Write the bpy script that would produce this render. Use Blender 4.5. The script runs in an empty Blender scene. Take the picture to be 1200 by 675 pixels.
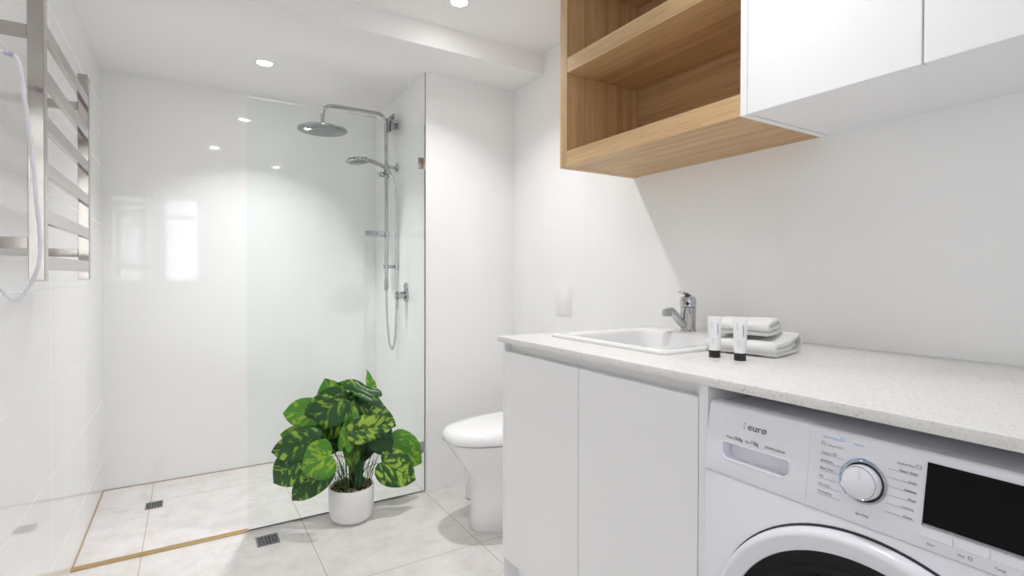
import bpy, bmesh, math, random
from mathutils import Vector, Matrix, noise
random.seed(7)
PI = math.pi
C = bpy.context.scene.collection
S = bpy.context.scene

# ------------------------------------------------------------------ room sizes (metres)
W, L, D, G, XS = 1.609, -0.392, 3.481, 2.6065, 1.064
H1, H2, BK = 2.212, 2.323, 2.2986
CF, CL, ZT, ZB = 0.885, 1.5335, 0.9384, 0.9200
UF, ZU, U1, U2, U3 = 1.2224, 1.5567, 1.6365, 0.8569, 0.4579
YN = -1.2          # wall behind the camera

# ------------------------------------------------------------------ materials
def nt(name):
    m = bpy.data.materials.new(name); m.use_nodes = True
    t = m.node_tree; b = t.nodes['Principled BSDF']
    return m, t, b
def N(t, kind, **kw):
    n = t.nodes.new(kind)
    for k, v in kw.items():
        if k in ('operation', 'blend_type', 'data_type', 'noise_dimensions', 'feature', 'wave_type', 'bands_direction', 'distribution'): setattr(n, k, v)
        else: n.inputs[k].default_value = v
    return n
def math_(t, op, a, b=None, c=None):
    n = t.nodes.new('ShaderNodeMath'); n.operation = op
    for i, v in enumerate((a, b, c)):
        if v is None: continue
        if isinstance(v, (int, float)): n.inputs[i].default_value = v
        else: t.links.new(v, n.inputs[i])
    return n.outputs[0]
def mixc(t, fac, a, b):
    n = t.nodes.new('ShaderNodeMix'); n.data_type = 'RGBA'
    for i, v in ((0, fac), (6, a), (7, b)):
        if isinstance(v, (int, float)): n.inputs[i].default_value = v
        elif isinstance(v, tuple): n.inputs[i].default_value = (*v, 1)
        else: t.links.new(v, n.inputs[i])
    return n.outputs[2]
def ramp(t, src, stops):
    r = t.nodes.new('ShaderNodeValToRGB'); e = r.color_ramp.elements
    while len(e) < len(stops): e.new(0.5)
    for q, (p, c) in zip(e, stops):
        q.position = p; q.color = (*c, 1) if len(c) == 3 else c
    t.links.new(src, r.inputs[0]); return r.outputs[0]
def simple(name, col, rough=0.4, metal=0.0, coat=0.0, var=0.02, scale=30.0, bump=0.0, bscale=200.0, spec=0.5):
    """plain finish with a trace of procedural mottling"""
    m, t, b = nt(name)
    tc = t.nodes.new('ShaderNodeTexCoord')
    nz = N(t, 'ShaderNodeTexNoise', Scale=scale); t.links.new(tc.outputs['Object'], nz.inputs['Vector'])
    c2 = tuple(max(0, x * (1 - var)) for x in col)
    t.links.new(mixc(t, nz.outputs['Fac'], col, c2), b.inputs['Base Color'])
    b.inputs['Roughness'].default_value = rough; b.inputs['Metallic'].default_value = metal
    b.inputs['Coat Weight'].default_value = coat; b.inputs['Coat Roughness'].default_value = 0.05
    b.inputs['Specular IOR Level'].default_value = spec
    if bump:
        n2 = N(t, 'ShaderNodeTexNoise', Scale=bscale); t.links.new(tc.outputs['Object'], n2.inputs['Vector'])
        bp = N(t, 'ShaderNodeBump', Strength=bump, Distance=0.002); t.links.new(n2.outputs['Fac'], bp.inputs['Height'])
        t.links.new(bp.outputs[0], b.inputs['Normal'])
    return m
def grid_mask(t, u, period, off, half):
    d = math_(t, 'PINGPONG', math_(t, 'SUBTRACT', u, off - period * 40), period / 2)
    return math_(t, 'LESS_THAN', d, half)
def wall_tile():
    m, t, b = nt('white_wall_tile')
    g = t.nodes.new('ShaderNodeNewGeometry'); p = t.nodes.new('ShaderNodeSeparateXYZ'); t.links.new(g.outputs['Position'], p.inputs[0])
    n = t.nodes.new('ShaderNodeSeparateXYZ'); t.links.new(g.outputs['True Normal'], n.inputs[0])
    ax = math_(t, 'GREATER_THAN', math_(t, 'ABSOLUTE', n.outputs[0]), 0.5)
    u = math_(t, 'ADD', math_(t, 'MULTIPLY', p.outputs[1], ax), math_(t, 'MULTIPLY', p.outputs[0], math_(t, 'SUBTRACT', 1.0, ax)))
    j = math_(t, 'MAXIMUM', grid_mask(t, u, 0.6125, 0.445, 0.0009), grid_mask(t, p.outputs[2], 0.31, 0.165, 0.0009))
    t.links.new(mixc(t, j, (0.915, 0.915, 0.912), (0.875, 0.87, 0.862)), b.inputs['Base Color'])
    t.links.new(math_(t, 'ADD', math_(t, 'MULTIPLY', j, 0.3), 0.045), b.inputs['Roughness'])
    nz = N(t, 'ShaderNodeTexNoise', Scale=3.0); t.links.new(g.outputs['Position'], nz.inputs['Vector'])
    bp = N(t, 'ShaderNodeBump', Strength=0.03, Distance=0.01); t.links.new(nz.outputs['Fac'], bp.inputs['Height']); t.links.new(bp.outputs[0], b.inputs['Normal'])
    return m
def floor_tile():
    m, t, b = nt('stone_floor_tile')
    g = t.nodes.new('ShaderNodeNewGeometry'); p = t.nodes.new('ShaderNodeSeparateXYZ'); t.links.new(g.outputs['Position'], p.inputs[0])
    j = math_(t, 'MAXIMUM', grid_mask(t, p.outputs[0], 0.6125, -0.170, 0.0016), grid_mask(t, p.outputs[1], 0.6125, 1.973, 0.0016))
    a = N(t, 'ShaderNodeTexNoise', Scale=9.0, Detail=8.0, Roughness=0.72); t.links.new(g.outputs['Position'], a.inputs['Vector'])
    f = N(t, 'ShaderNodeTexNoise', Scale=120.0, Detail=3.0); t.links.new(g.outputs['Position'], f.inputs['Vector'])
    v = N(t, 'ShaderNodeTexVoronoi', Scale=170.0); t.links.new(g.outputs['Position'], v.inputs['Vector'])
    c = ramp(t, a.outputs['Fac'], [(0.34, (0.68, 0.645, 0.62)), (0.5, (0.79, 0.76, 0.74)), (0.66, (0.86, 0.835, 0.82))])
    c = mixc(t, math_(t, 'MULTIPLY', f.outputs['Fac'], 0.42), c, (0.60, 0.565, 0.545))
    c = mixc(t, math_(t, 'MULTIPLY', math_(t, 'LESS_THAN', v.outputs['Distance'], 0.22), 0.22), c, (0.82, 0.80, 0.78))
    t.links.new(mixc(t, j, c, (0.42, 0.35, 0.29)), b.inputs['Base Color'])
    b.inputs['Roughness'].default_value = 0.42
    bp = N(t, 'ShaderNodeBump', Strength=0.08, Distance=0.002); t.links.new(f.outputs['Fac'], bp.inputs['Height']); t.links.new(bp.outputs[0], b.inputs['Normal'])
    return m
def oak(name, axis):
    """oak veneer, grain running along the given axis"""
    m, t, b = nt(name)
    tc = t.nodes.new('ShaderNodeTexCoord'); mp = t.nodes.new('ShaderNodeMapping')
    sc = [38.0, 38.0, 38.0]; sc[axis] = 0.9; mp.inputs['Scale'].default_value = sc
    t.links.new(tc.outputs['Object'], mp.inputs[0])
    a = N(t, 'ShaderNodeTexNoise', Scale=1.0, Detail=6.0, Roughness=0.6, Distortion=0.25); t.links.new(mp.outputs[0], a.inputs['Vector'])
    mp2 = t.nodes.new('ShaderNodeMapping'); s2 = [300.0, 300.0, 300.0]; s2[axis] = 7.0; mp2.inputs['Scale'].default_value = s2
    t.links.new(tc.outputs['Object'], mp2.inputs[0])
    f = N(t, 'ShaderNodeTexNoise', Scale=1.0, Detail=3.0); t.links.new(mp2.outputs[0], f.inputs['Vector'])
    mp3 = t.nodes.new('ShaderNodeMapping'); s3 = [9.0, 9.0, 9.0]; s3[axis] = 0.35; mp3.inputs['Scale'].default_value = s3
    t.links.new(tc.outputs['Object'], mp3.inputs[0])
    h = N(t, 'ShaderNodeTexNoise', Scale=1.0, Detail=2.0); t.links.new(mp3.outputs[0], h.inputs['Vector'])
    c = ramp(t, a.outputs['Fac'], [(0.3, (0.43, 0.265, 0.125)), (0.5, (0.59, 0.39, 0.205)), (0.72, (0.70, 0.50, 0.285))])
    c = mixc(t, math_(t, 'MULTIPLY', math_(t, 'GREATER_THAN', f.outputs['Fac'], 0.57), 0.34), c, (0.29, 0.17, 0.075))
    c = mixc(t, math_(t, 'MULTIPLY', h.outputs['Fac'], 0.35), c, (0.54, 0.34, 0.165))
    t.links.new(c, b.inputs['Base Color']); b.inputs['Roughness'].default_value = 0.5
    return m
def quartz():
    m, t, b = nt('speckled_quartz')
    tc = t.nodes.new('ShaderNodeTexCoord')
    v = N(t, 'ShaderNodeTexVoronoi', Scale=560.0, Randomness=1.0); t.links.new(tc.outputs['Object'], v.inputs['Vector'])
    v2 = N(t, 'ShaderNodeTexVoronoi', Scale=260.0); t.links.new(tc.outputs['Object'], v2.inputs['Vector'])
    nz = N(t, 'ShaderNodeTexNoise', Scale=60.0, Detail=3.0); t.links.new(tc.outputs['Object'], nz.inputs['Vector'])
    cs = t.nodes.new('ShaderNodeSeparateColor'); t.links.new(v.outputs['Color'], cs.inputs[0])
    cs2 = t.nodes.new('ShaderNodeSeparateColor'); t.links.new(v2.outputs['Color'], cs2.inputs[0])
    c = mixc(t, nz.outputs['Fac'], (0.83, 0.815, 0.795), (0.78, 0.765, 0.745))
    c = mixc(t, math_(t, 'MULTIPLY', math_(t, 'GREATER_THAN', cs.outputs[0], 0.86), 0.27), c, (0.46, 0.445, 0.43))
    c = mixc(t, math_(t, 'MULTIPLY', math_(t, 'GREATER_THAN', cs2.outputs[1], 0.95), 0.32), c, (0.40, 0.385, 0.37))
    t.links.new(c, b.inputs['Base Color']); b.inputs['Roughness'].default_value = 0.22
    return m
def thin_glass():
    """one skin of a glass pane: light passes straight through, tinted, with a Fresnel mirror on top"""
    m, t, b = nt('green_clear_glass'); t.nodes.remove(b)
    out = t.nodes['Material Output']
    tr = N(t, 'ShaderNodeBsdfTransparent', Color=(0.966, 0.986, 0.974, 1)); gl = N(t, 'ShaderNodeBsdfGlossy', Color=(1, 1, 1, 1), Roughness=0.0)
    tc = t.nodes.new('ShaderNodeTexCoord'); nz = N(t, 'ShaderNodeTexNoise', Scale=2.0); t.links.new(tc.outputs['Object'], nz.inputs['Vector'])
    t.links.new(mixc(t, nz.outputs['Fac'], (0.966, 0.986, 0.974), (0.964, 0.985, 0.972)), tr.inputs['Color'])
    fr = N(t, 'ShaderNodeFresnel', IOR=1.25)
    mx = t.nodes.new('ShaderNodeMixShader'); t.links.new(fr.outputs[0], mx.inputs[0]); t.links.new(tr.outputs[0], mx.inputs[1]); t.links.new(gl.outputs[0], mx.inputs[2])
    t.links.new(mx.outputs[0], out.inputs['Surface'])
    return m
def emit(name, col, st):
    m, t, b = nt(name)
    tc = t.nodes.new('ShaderNodeTexCoord'); nz = N(t, 'ShaderNodeTexNoise', Scale=4.0); t.links.new(tc.outputs['Object'], nz.inputs['Vector'])
    b.inputs['Base Color'].default_value = (0.8, 0.8, 0.8, 1)
    t.links.new(mixc(t, nz.outputs['Fac'], col, tuple(x * 0.97 for x in col)), b.inputs['Emission Color']); b.inputs['Emission Strength'].default_value = st
    return m
def leaf_mat(name, base, base2, patch, amount, vein, trans=0.15):
    m, t, b = nt(name)
    tc = t.nodes.new('ShaderNodeTexCoord'); oi = t.nodes.new('ShaderNodeObjectInfo')
    off = t.nodes.new('ShaderNodeVectorMath'); off.operation = 'ADD'
    sc = t.nodes.new('ShaderNodeVectorMath'); sc.operation = 'SCALE'; sc.inputs[0].default_value = (31, 17, 23); t.links.new(oi.outputs['Random'], sc.inputs['Scale'])
    t.links.new(tc.outputs['Object'], off.inputs[0]); t.links.new(sc.outputs[0], off.inputs[1])
    p = t.nodes.new('ShaderNodeSeparateXYZ'); t.links.new(tc.outputs['Object'], p.inputs[0])
    ay = math_(t, 'ABSOLUTE', p.outputs[1])
    al = math_(t, 'SUBTRACT', p.outputs[0], math_(t, 'MULTIPLY', ay, 0.75))
    side = math_(t, 'MULTIPLY', math_(t, 'SIGN', p.outputs[1]), 3.7)
    rnd = math_(t, 'MULTIPLY', oi.outputs['Random'], 57.0)
    mp = t.nodes.new('ShaderNodeCombineXYZ')
    t.links.new(math_(t, 'ADD', math_(t, 'MULTIPLY', al, 30.0), rnd), mp.inputs[0]); t.links.new(math_(t, 'ADD', math_(t, 'MULTIPLY', ay, 22.0), side), mp.inputs[1]); t.links.new(math_(t, 'MULTIPLY', rnd, 1.7), mp.inputs[2])
    nz = N(t, 'ShaderNodeTexNoise', Scale=1.0, Detail=3.0, Roughness=0.55, Distortion=0.7); t.links.new(mp.outputs[0], nz.inputs['Vector'])
    n2 = N(t, 'ShaderNodeTexNoise', Scale=18.0, Detail=2.0); t.links.new(off.outputs[0], n2.inputs['Vector'])
    d = math_(t, 'PINGPONG', math_(t, 'SUBTRACT', p.outputs[0], math_(t, 'MULTIPLY', ay, 0.75)), 0.0085)
    veins = math_(t, 'MULTIPLY', math_(t, 'MAXIMUM', math_(t, 'LESS_THAN', ay, 0.0014), math_(t, 'LESS_THAN', d, 0.0007)), 0.55)
    c = mixc(t, n2.outputs['Fac'], base, base2)
    pm = ramp(t, nz.outputs['Fac'], [(amount, (0, 0, 0)), (amount + 0.08, (1, 1, 1))])
    c = mixc(t, pm, c, patch)
    c = mixc(t, veins, c, vein)
    t.links.new(c, b.inputs['Base Color']); b.inputs['Roughness'].default_value = 0.33
    tl = t.nodes.new('ShaderNodeBsdfTranslucent'); t.links.new(c, tl.inputs['Color'])
    mx = t.nodes.new('ShaderNodeMixShader'); mx.inputs[0].default_value = trans
    out = t.nodes['Material Output']; t.links.new(b.outputs[0], mx.inputs[1]); t.links.new(tl.outputs[0], mx.inputs[2]); t.links.new(mx.outputs[0], out.inputs['Surface'])
    return m

M = dict(
    tile=wall_tile(), floor=floor_tile(), quartz=quartz(), glass=thin_glass(),
    paint=simple('ceiling_paint', (0.92, 0.912, 0.905), 0.85, var=0.01),
    oak_y=oak('oak_grain_lengthways', 1), oak_z=oak('oak_grain_upright', 2), oak_x=oak('oak_grain_crossways', 0),
    lacquer=simple('white_lacquer', (0.90, 0.90, 0.91), 0.28, var=0.01),
    cab_in=simple('white_melamine', (0.78, 0.78, 0.78), 0.5, var=0.01),
    ceramic=simple('white_ceramic', (0.86, 0.86, 0.865), 0.06, var=0.01, coat=0.4),
    seat=simple('white_gloss_plastic', (0.88, 0.88, 0.885), 0.12, var=0.01),
    chrome=simple('chrome', (0.54, 0.55, 0.56), 0.06, 1.0, var=0.03),
    dchrome=simple('dark_chrome', (0.36, 0.37, 0.38), 0.16, 1.0, var=0.05),
    steel=simple('polished_steel', (0.44, 0.40, 0.365), 0.10, 1.0, var=0.05),
    satin=simple('satin_nozzle_plate', (0.27, 0.285, 0.29), 0.12, 1.0, var=0.05),
    brass=simple('brass_strip', (0.66, 0.46, 0.20), 0.30, 1.0, var=0.12, scale=80),
    sealant=simple('tan_sealant', (0.44, 0.33, 0.21), 0.6),
    channel=simple('glass_channel', (0.20, 0.195, 0.18), 0.35, 0.8),
    trim=simple('grey_edge_trim', (0.36, 0.36, 0.35), 0.4, 0.5),
    app=simple('appliance_white', (0.84, 0.84, 0.90), 0.22, var=0.01),
    app_gap_shade=simple('gap_shade_paint', (0.02, 0.022, 0.03), 0.5),  # near-black colour for the shade in the dial and door grooves
    blackgl=simple('black_display_glass', (0.004, 0.004, 0.005), 0.06, var=0.2, spec=0.12),
    rubber=simple('black_rubber', (0.006, 0.006, 0.007), 0.35, spec=0.2),
    drum=simple('dark_door_glass', (0.004, 0.004, 0.005), 0.05, var=0.2, spec=0.15),
    ink=simple('dark_grey_ink', (0.075, 0.075, 0.095), 0.5),
    ink2=simple('light_grey_ink', (0.33, 0.33, 0.37), 0.5),
    ink3=simple('mid_grey_ink', (0.16, 0.16, 0.19), 0.5),
    blue=simple('blue_ink', (0.13, 0.42, 0.78), 0.4), blue2=simple('pale_blue_ink', (0.34, 0.58, 0.86), 0.4),
    red=simple('red_dot', (0.10, 0.006, 0.012), 0.3),
    cable=simple('white_lilac_cable', (0.85, 0.84, 0.89), 0.35), lilac=simple('lilac_plastic', (0.70, 0.66, 0.80), 0.4),
    hose=simple('silver_hose', (0.74, 0.75, 0.76), 0.22, 0.8, var=0.1, scale=400),
    pot=simple('matt_white_pot', (0.85, 0.84, 0.835), 0.55, var=0.05, bump=0.1, bscale=350),
    soil=simple('dark_soil', (0.05, 0.035, 0.022), 0.9, var=0.5, scale=60),
    pebble=simple('tan_pebble', (0.55, 0.42, 0.29), 0.7, var=0.6, scale=40),
    stem=simple('green_stem', (0.10, 0.21, 0.035), 0.5, var=0.4, scale=25),
    dstem=simple('dark_stem', (0.035, 0.050, 0.018), 0.6, var=0.4, scale=25),
    trunk=simple('brown_trunk', (0.030, 0.020, 0.012), 0.8, var=0.5, scale=40),
    leafd=leaf_mat('dark_variegated_leaf', (0.012, 0.070, 0.014), (0.028, 0.120, 0.022), (0.30, 0.50, 0.045), 0.535, (0.05, 0.15, 0.03)),
    leafv=leaf_mat('mottled_leaf', (0.014, 0.085, 0.016), (0.030, 0.125, 0.022), (0.38, 0.58, 0.07), 0.485, (0.10, 0.25, 0.05)),
    leafb=leaf_mat('bright_green_leaf', (0.055, 0.25, 0.022), (0.12, 0.36, 0.035), (0.34, 0.54, 0.045), 0.53, (0.25, 0.48, 0.09), 0.25),
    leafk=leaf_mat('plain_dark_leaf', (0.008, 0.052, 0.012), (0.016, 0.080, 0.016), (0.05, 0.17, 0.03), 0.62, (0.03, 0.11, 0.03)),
    towel=simple('white_terry', (0.83, 0.825, 0.81), 0.95, var=0.06, scale=300, bump=0.6, bscale=900, spec=0.1),
    tube=simple('white_tube_plastic', (0.85, 0.85, 0.85), 0.3), cap=simple('black_cap', (0.012, 0.012, 0.013), 0.35),
    lens=emit('downlight_lens', (1.0, 0.985, 0.97), 30.0), pane=emit('daylit_frosted_pane', (0.90, 0.95, 1.0), 2.6),
    slat=simple('white_blind_slat', (0.8, 0.8, 0.8), 0.6),
    drain=simple('drain_grate', (0.26, 0.27, 0.275), 0.3, 0.9), drain_dark=simple('drain_well', (0.06, 0.06, 0.06), 0.8),
    plate=simple('white_flush_plate', (0.90, 0.90, 0.895), 0.12),
)

# ------------------------------------------------------------------ mesh helpers
def BM(): return bmesh.new()
def box(bm, x0, x1, y0, y1, z0, z1, bev=0.0, seg=2):
    r = bmesh.ops.create_cube(bm, size=1.0); vs = r['verts']
    for v in vs: v.co = Vector(((x0 + x1) / 2 + v.co.x * (x1 - x0), (y0 + y1) / 2 + v.co.y * (y1 - y0), (z0 + z1) / 2 + v.co.z * (z1 - z0)))
    if bev:
        es = list({e for v in vs for e in v.link_edges})
        bmesh.ops.bevel(bm, geom=es, offset=bev, segments=seg, affect='EDGES', profile=0.5)
    return bm
def loft(bm, loops, cap0=True, cap1=True, closed=True):
    rings = [[bm.verts.new(p) for p in lp] for lp in loops]
    n = len(rings[0])
    for a, b in zip(rings, rings[1:]):
        for i in range(n if closed else n - 1):
            j = (i + 1) % n
            try: bm.faces.new((a[i], a[j], b[j], b[i]))
            except ValueError: pass
    if cap0: bm.faces.new(list(reversed(rings[0])))
    if cap1: bm.faces.new(rings[-1])
    return rings
def lathe(bm, prof, mat=None, n=40, cap0=True, cap1=True):
    """prof = [(r, z)...] turned about z, then moved by mat"""
    mat = mat or Matrix()
    loops = [[mat @ Vector((r * math.cos(2 * PI * i / n), r * math.sin(2 * PI * i / n), z)) for i in range(n)] for r, z in prof]
    loft(bm, loops, cap0, cap1); return bm
def axis(p, d, up=None):
    """matrix whose z axis points along d, at p"""
    d = Vector(d).normalized(); q = d.to_track_quat('Z', 'Y')
    return Matrix.Translation(Vector(p)) @ q.to_matrix().to_4x4()
def catmull(pts, k=8):
    P = [Vector(p) for p in pts]; out = []
    for i in range(len(P) - 1):
        p0 = P[max(i - 1, 0)]; p1 = P[i]; p2 = P[i + 1]; p3 = P[min(i + 2, len(P) - 1)]
        for s in range(k):
            t = s / k
            out.append(0.5 * ((2 * p1) + (p2 - p0) * t + (2 * p0 - 5 * p1 + 4 * p2 - p3) * t * t + (3 * p1 - p0 - 3 * p2 + p3) * t ** 3))
    out.append(P[-1]); return out
def tube(bm, pts, r, n=12, r1=None):
    P = [Vector(p) for p in pts]; m = len(P); loops = []
    t0 = (P[1] - P[0]).normalized(); ref = Vector((0, 0, 1)) if abs(t0.z) < 0.9 else Vector((1, 0, 0))
    u = t0.cross(ref).normalized()
    for i, p in enumerate(P):
        t = (P[min(i + 1, m - 1)] - P[max(i - 1, 0)]).normalized()
        u = (u - t * u.dot(t)).normalized(); v = t.cross(u)
        rr = r if r1 is None else r + (r1 - r) * i / (m - 1)
        loops.append([p + (u * math.cos(2 * PI * k / n) + v * math.sin(2 * PI * k / n)) * rr for k in range(n)])
    loft(bm, loops); return bm
def prism(bm, poly, a, b, ax):
    """polygon given in the two other axes, extruded along ax from a to b"""
    def P(q, h):
        return {0: Vector((h, q[0], q[1])), 1: Vector((q[0], h, q[1])), 2: Vector((q[0], q[1], h))}[ax]
    loft(bm, [[P(q, a) for q in poly], [P(q, b) for q in poly]]); return bm
def rrect(x0, x1, y0, y1, r, z, k=6):
    pts = []
    for cx, cy, a in ((x1 - r, y1 - r, 0), (x0 + r, y1 - r, PI / 2), (x0 + r, y0 + r, PI), (x1 - r, y0 + r, 1.5 * PI)):
        for i in range(k + 1):
            t = a + PI / 2 * i / k; pts.append((cx + r * math.cos(t), cy + r * math.sin(t), z))
    return pts
def obj(name, bm, m, parent=None, smooth=40, local=False):
    """link bm as ONE mesh object; with a parent, world coordinates become the parent's"""
    if isinstance(bm, bmesh.types.BMesh):
        bmesh.ops.recalc_face_normals(bm, faces=bm.faces)
        if parent is not None and not local:
            r = parent
            while r.parent: r = r.parent
            bmesh.ops.translate(bm, verts=bm.verts, vec=-r.location)
        me = bpy.data.meshes.new(name); bm.to_mesh(me); bm.free()
    else: me = bm
    me.materials.append(M[m] if isinstance(m, str) else m)
    if smooth:
        me.polygons.foreach_set('use_smooth', [True] * len(me.polygons))
        me.set_sharp_from_angle(angle=math.radians(smooth))
    o = bpy.data.objects.new(name, me); C.objects.link(o)
    if parent is not None: o.parent = parent
    return o
def thing(name, label, cat, loc=(0, 0, 0), rotz=0.0, group=None):
    o = bpy.data.objects.new(name, None); C.objects.link(o); o.empty_display_size = 0.05
    o.location = loc; o.rotation_euler = (0, 0, rotz); o['label'] = label; o['category'] = cat
    if group: o['group'] = group
    return o
def struct(name, bm, m, parent=None, smooth=0):
    o = obj(name, bm, m, parent, smooth)
    if parent is None: o['kind'] = 'structure'
    return o
def boolean(o, bm_cut):
    """cut a closed shape (in o's coordinates) out of o"""
    bmesh.ops.recalc_face_normals(bm_cut, faces=bm_cut.faces)
    me = bpy.data.meshes.new('cut'); bm_cut.to_mesh(me); bm_cut.free()
    k = bpy.data.objects.new('cut', me); C.objects.link(k); k.matrix_world = o.matrix_world.copy()
    if o.parent: k.parent = o.parent; k.matrix_world = o.matrix_world
    md = o.modifiers.new('b', 'BOOLEAN'); md.object = k; md.operation = 'DIFFERENCE'; md.solver = 'EXACT'
    bpy.context.view_layer.update()
    ev = o.evaluated_get(bpy.context.evaluated_depsgraph_get())
    new = bpy.data.meshes.new_from_object(ev); new.name = o.name
    o.modifiers.remove(md); o.data = new; bpy.data.objects.remove(k)
    new.polygons.foreach_set('use_smooth', [True] * len(new.polygons)); new.set_sharp_from_angle(angle=math.radians(35))
def dup(root, loc, rotz=None, label=None, group=None):
    r = root.copy(); C.objects.link(r); r.location = loc
    if rotz is not None: r.rotation_euler = (0, 0, rotz)
    if label: r['label'] = label
    if group: r['group'] = group
    for ch in list(root.children):
        c = ch.copy(); C.objects.link(c); c.parent = r
        for g in ch.children:
            d = g.copy(); C.objects.link(d); d.parent = c
    return r
def text_mesh(s, size, mat4, align='LEFT', ext=0.0):
    cu = bpy.data.curves.new('t', 'FONT'); cu.body = s; cu.size = size; cu.align_x = align; cu.extrude = ext; cu.resolution_u = 3
    o = bpy.data.objects.new('t', cu); C.objects.link(o); bpy.context.view_layer.update()
    me = bpy.data.meshes.new_from_object(o.evaluated_get(bpy.context.evaluated_depsgraph_get()))
    bpy.data.objects.remove(o); me.transform(mat4); return me
def rel(me, root): me.transform(Matrix.Translation(-root.location)); return me

# ------------------------------------------------------------------ setting
T = 0.10
struct('floor', box(BM(), L - T, W + T, YN - T, D + T, -T, 0), 'floor')
struct('wall_left', box(BM(), L - T, L, YN - T, D + T, 0, H2 + T), 'tile')
struct('wall_right', box(BM(), W, W + T, YN - T, D + T, 0, H2 + T), 'tile')
struct('wall_back', box(BM(), L, W, D, D + T, 0, H2 + T), 'tile')
struct('wall_toilet', box(BM(), XS, W, G, D, 0, H1), 'tile')
struct('ceiling', box(BM(), L, W, YN - T, D, H2, H2 + T), 'paint')
struct('ceiling_bulkhead', box(BM(), L, W, BK, D, H1, H2), 'paint')
b = BM(); box(b, L, L + 0.004, G - 0.016, D, 0, 0.004); box(b, L + 0.004, XS, D - 0.004, D, 0, 0.004)
struct('trim_2', b, 'sealant')
struct('trim_1', box(BM(), XS - 0.0035, XS + 0.001, G - 0.0012, G + 0.003, 0, H1), 'trim')
# wall behind the camera with its window, plus an added doorway for extra light
wx0, wx1, wz0, wz1 = -0.28, 0.12, 1.05, 2.16
b = BM()
box(b, L, wx0, YN - T, YN, 0, H2); box(b, wx1, 0.50, YN - T, YN, 0, H2); box(b, 1.36, W, YN - T, YN, 0, H2); box(b, 0.50, 1.36, YN - T, YN, 2.06, H2); box(b, wx0, wx1, YN - T, YN, 0, wz0); box(b, wx0, wx1, YN - T, YN, wz1, H2)
struct('wall_front', b, 'tile')
b = BM()
for q in ((wx0, wx0 + 0.03, wz0, wz1), (wx1 - 0.03, wx1, wz0, wz1), (wx0 + 0.03, wx1 - 0.03, wz0, wz0 + 0.03), (wx0 + 0.03, wx1 - 0.03, wz1 - 0.03, wz1), (wx0 + 0.03, wx1 - 0.03, 1.88, 1.91)):
    box(b, q[0], q[1], YN - 0.06, YN - 0.02, q[2], q[3])
w1 = struct('window_1', b, 'lacquer')
b = BM(); box(b, 0.46, 0.50, YN - T - 0.01, YN + 0.012, 0, 2.10); box(b, 1.36, 1.40, YN - T - 0.01, YN + 0.012, 0, 2.10); box(b, 0.50, 1.36, YN - T - 0.01, YN + 0.012, 2.06, 2.10)
struct('added_doorway_1', b, 'lacquer')  # frame of the added doorway, an assumed opening that lets in fill light
b = BM()
for i in range(22):
    z = wz0 + 0.05 + i * 0.048
    prism(b, [(YN - 0.036, z), (YN - 0.034, z + 0.0015), (YN - 0.022, z + 0.019), (YN - 0.024, z + 0.0175)], wx0 + 0.034, wx1 - 0.034, 0)
obj('blind', b, 'slat', w1, 0)
obj('pane', box(BM(), wx0 + 0.03, wx1 - 0.03, YN - 0.045, YN - 0.04, wz0 + 0.03, wz1 - 0.03), 'pane', w1, 0)

# ------------------------------------------------------------------ downlights
def downlight(label, x, y, z, watts=2.45, beam=116):
    t = thing('downlight', label, 'downlight', (x, y, z), 0, 'recessed ceiling downlights')
    obj('trim_ring', lathe(BM(), [(0.034, 0.0), (0.036, -0.003), (0.045, -0.0035), (0.046, 0.0)], None, 40, False, False), 'plate', t, 40, True)
    obj('lens', lathe(BM(), [(0.034, -0.0005), (0.0335, -0.002), (0.02, -0.003)], None, 40, False, True), 'lens', t, 40, True)
    la = bpy.data.lights.new('lamp', 'AREA'); la.shape = 'DISK'; la.size = 0.062; la.energy = watts; la.color = (0.985, 0.985, 1.0); la.spread = math.radians(beam)
    lo = bpy.data.objects.new('lamp', la); C.objects.link(lo); lo.parent = t; lo.location = (0, 0, -0.0045)
    return t
dl = downlight('round lit downlight in the lower ceiling over the shower', 0.326, 2.915, H1, 2.8, 106)
downlight('round lit downlight in the higher ceiling in front of the bulkhead', 0.995, 2.059, H2)
downlight('round lit downlight mirrored in the glossy shower back wall left of the glass', 0.20, 1.38, H2, 0.45)
downlight('round lit downlight above the counter, out of frame', 0.81, 0.74, H2, 1.5)

# ------------------------------------------------------------------ shower
XG = 0.2183; GH = 1.934
t = thing('glass_screen', 'tall clear glass shower screen with a green tint fixed beside the plant', 'shower screen', (XS, G - 0.006, 0))
obj('glass_pane', box(BM(), XG, XS - 0.0035, G - 0.0065, G + 0.0035, 0.002, GH), 'glass', t, 0)
obj('wall_channel', box(BM(), XS - 0.0042, XS - 0.0036, G - 0.0075, G + 0.0045, 0.0, GH), 'channel', t, 0)
obj('floor_seal', box(BM(), XG + 0.002, XS - 0.005, G - 0.0078, G - 0.0066, 0.0, 0.006), 'channel', t, 0)
for z in (1.73, 0.237):
    b = BM(); box(b, XS - 0.045, XS - 0.005, G - 0.0165, G - 0.0068, z - 0.03, z + 0.03, 0.002)
    c = obj('wall_clamp', b, 'chrome', t, 30)
strip = obj('floor_strip', box(BM(), L + 0.001, XG, G - 0.016, G + 0.012, 0.0005, 0.006, 0.001), 'brass', None, 0)
strip['label'] = 'thin brass strip across the shower entry on the floor'; strip['category'] = 'floor strip'

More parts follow.
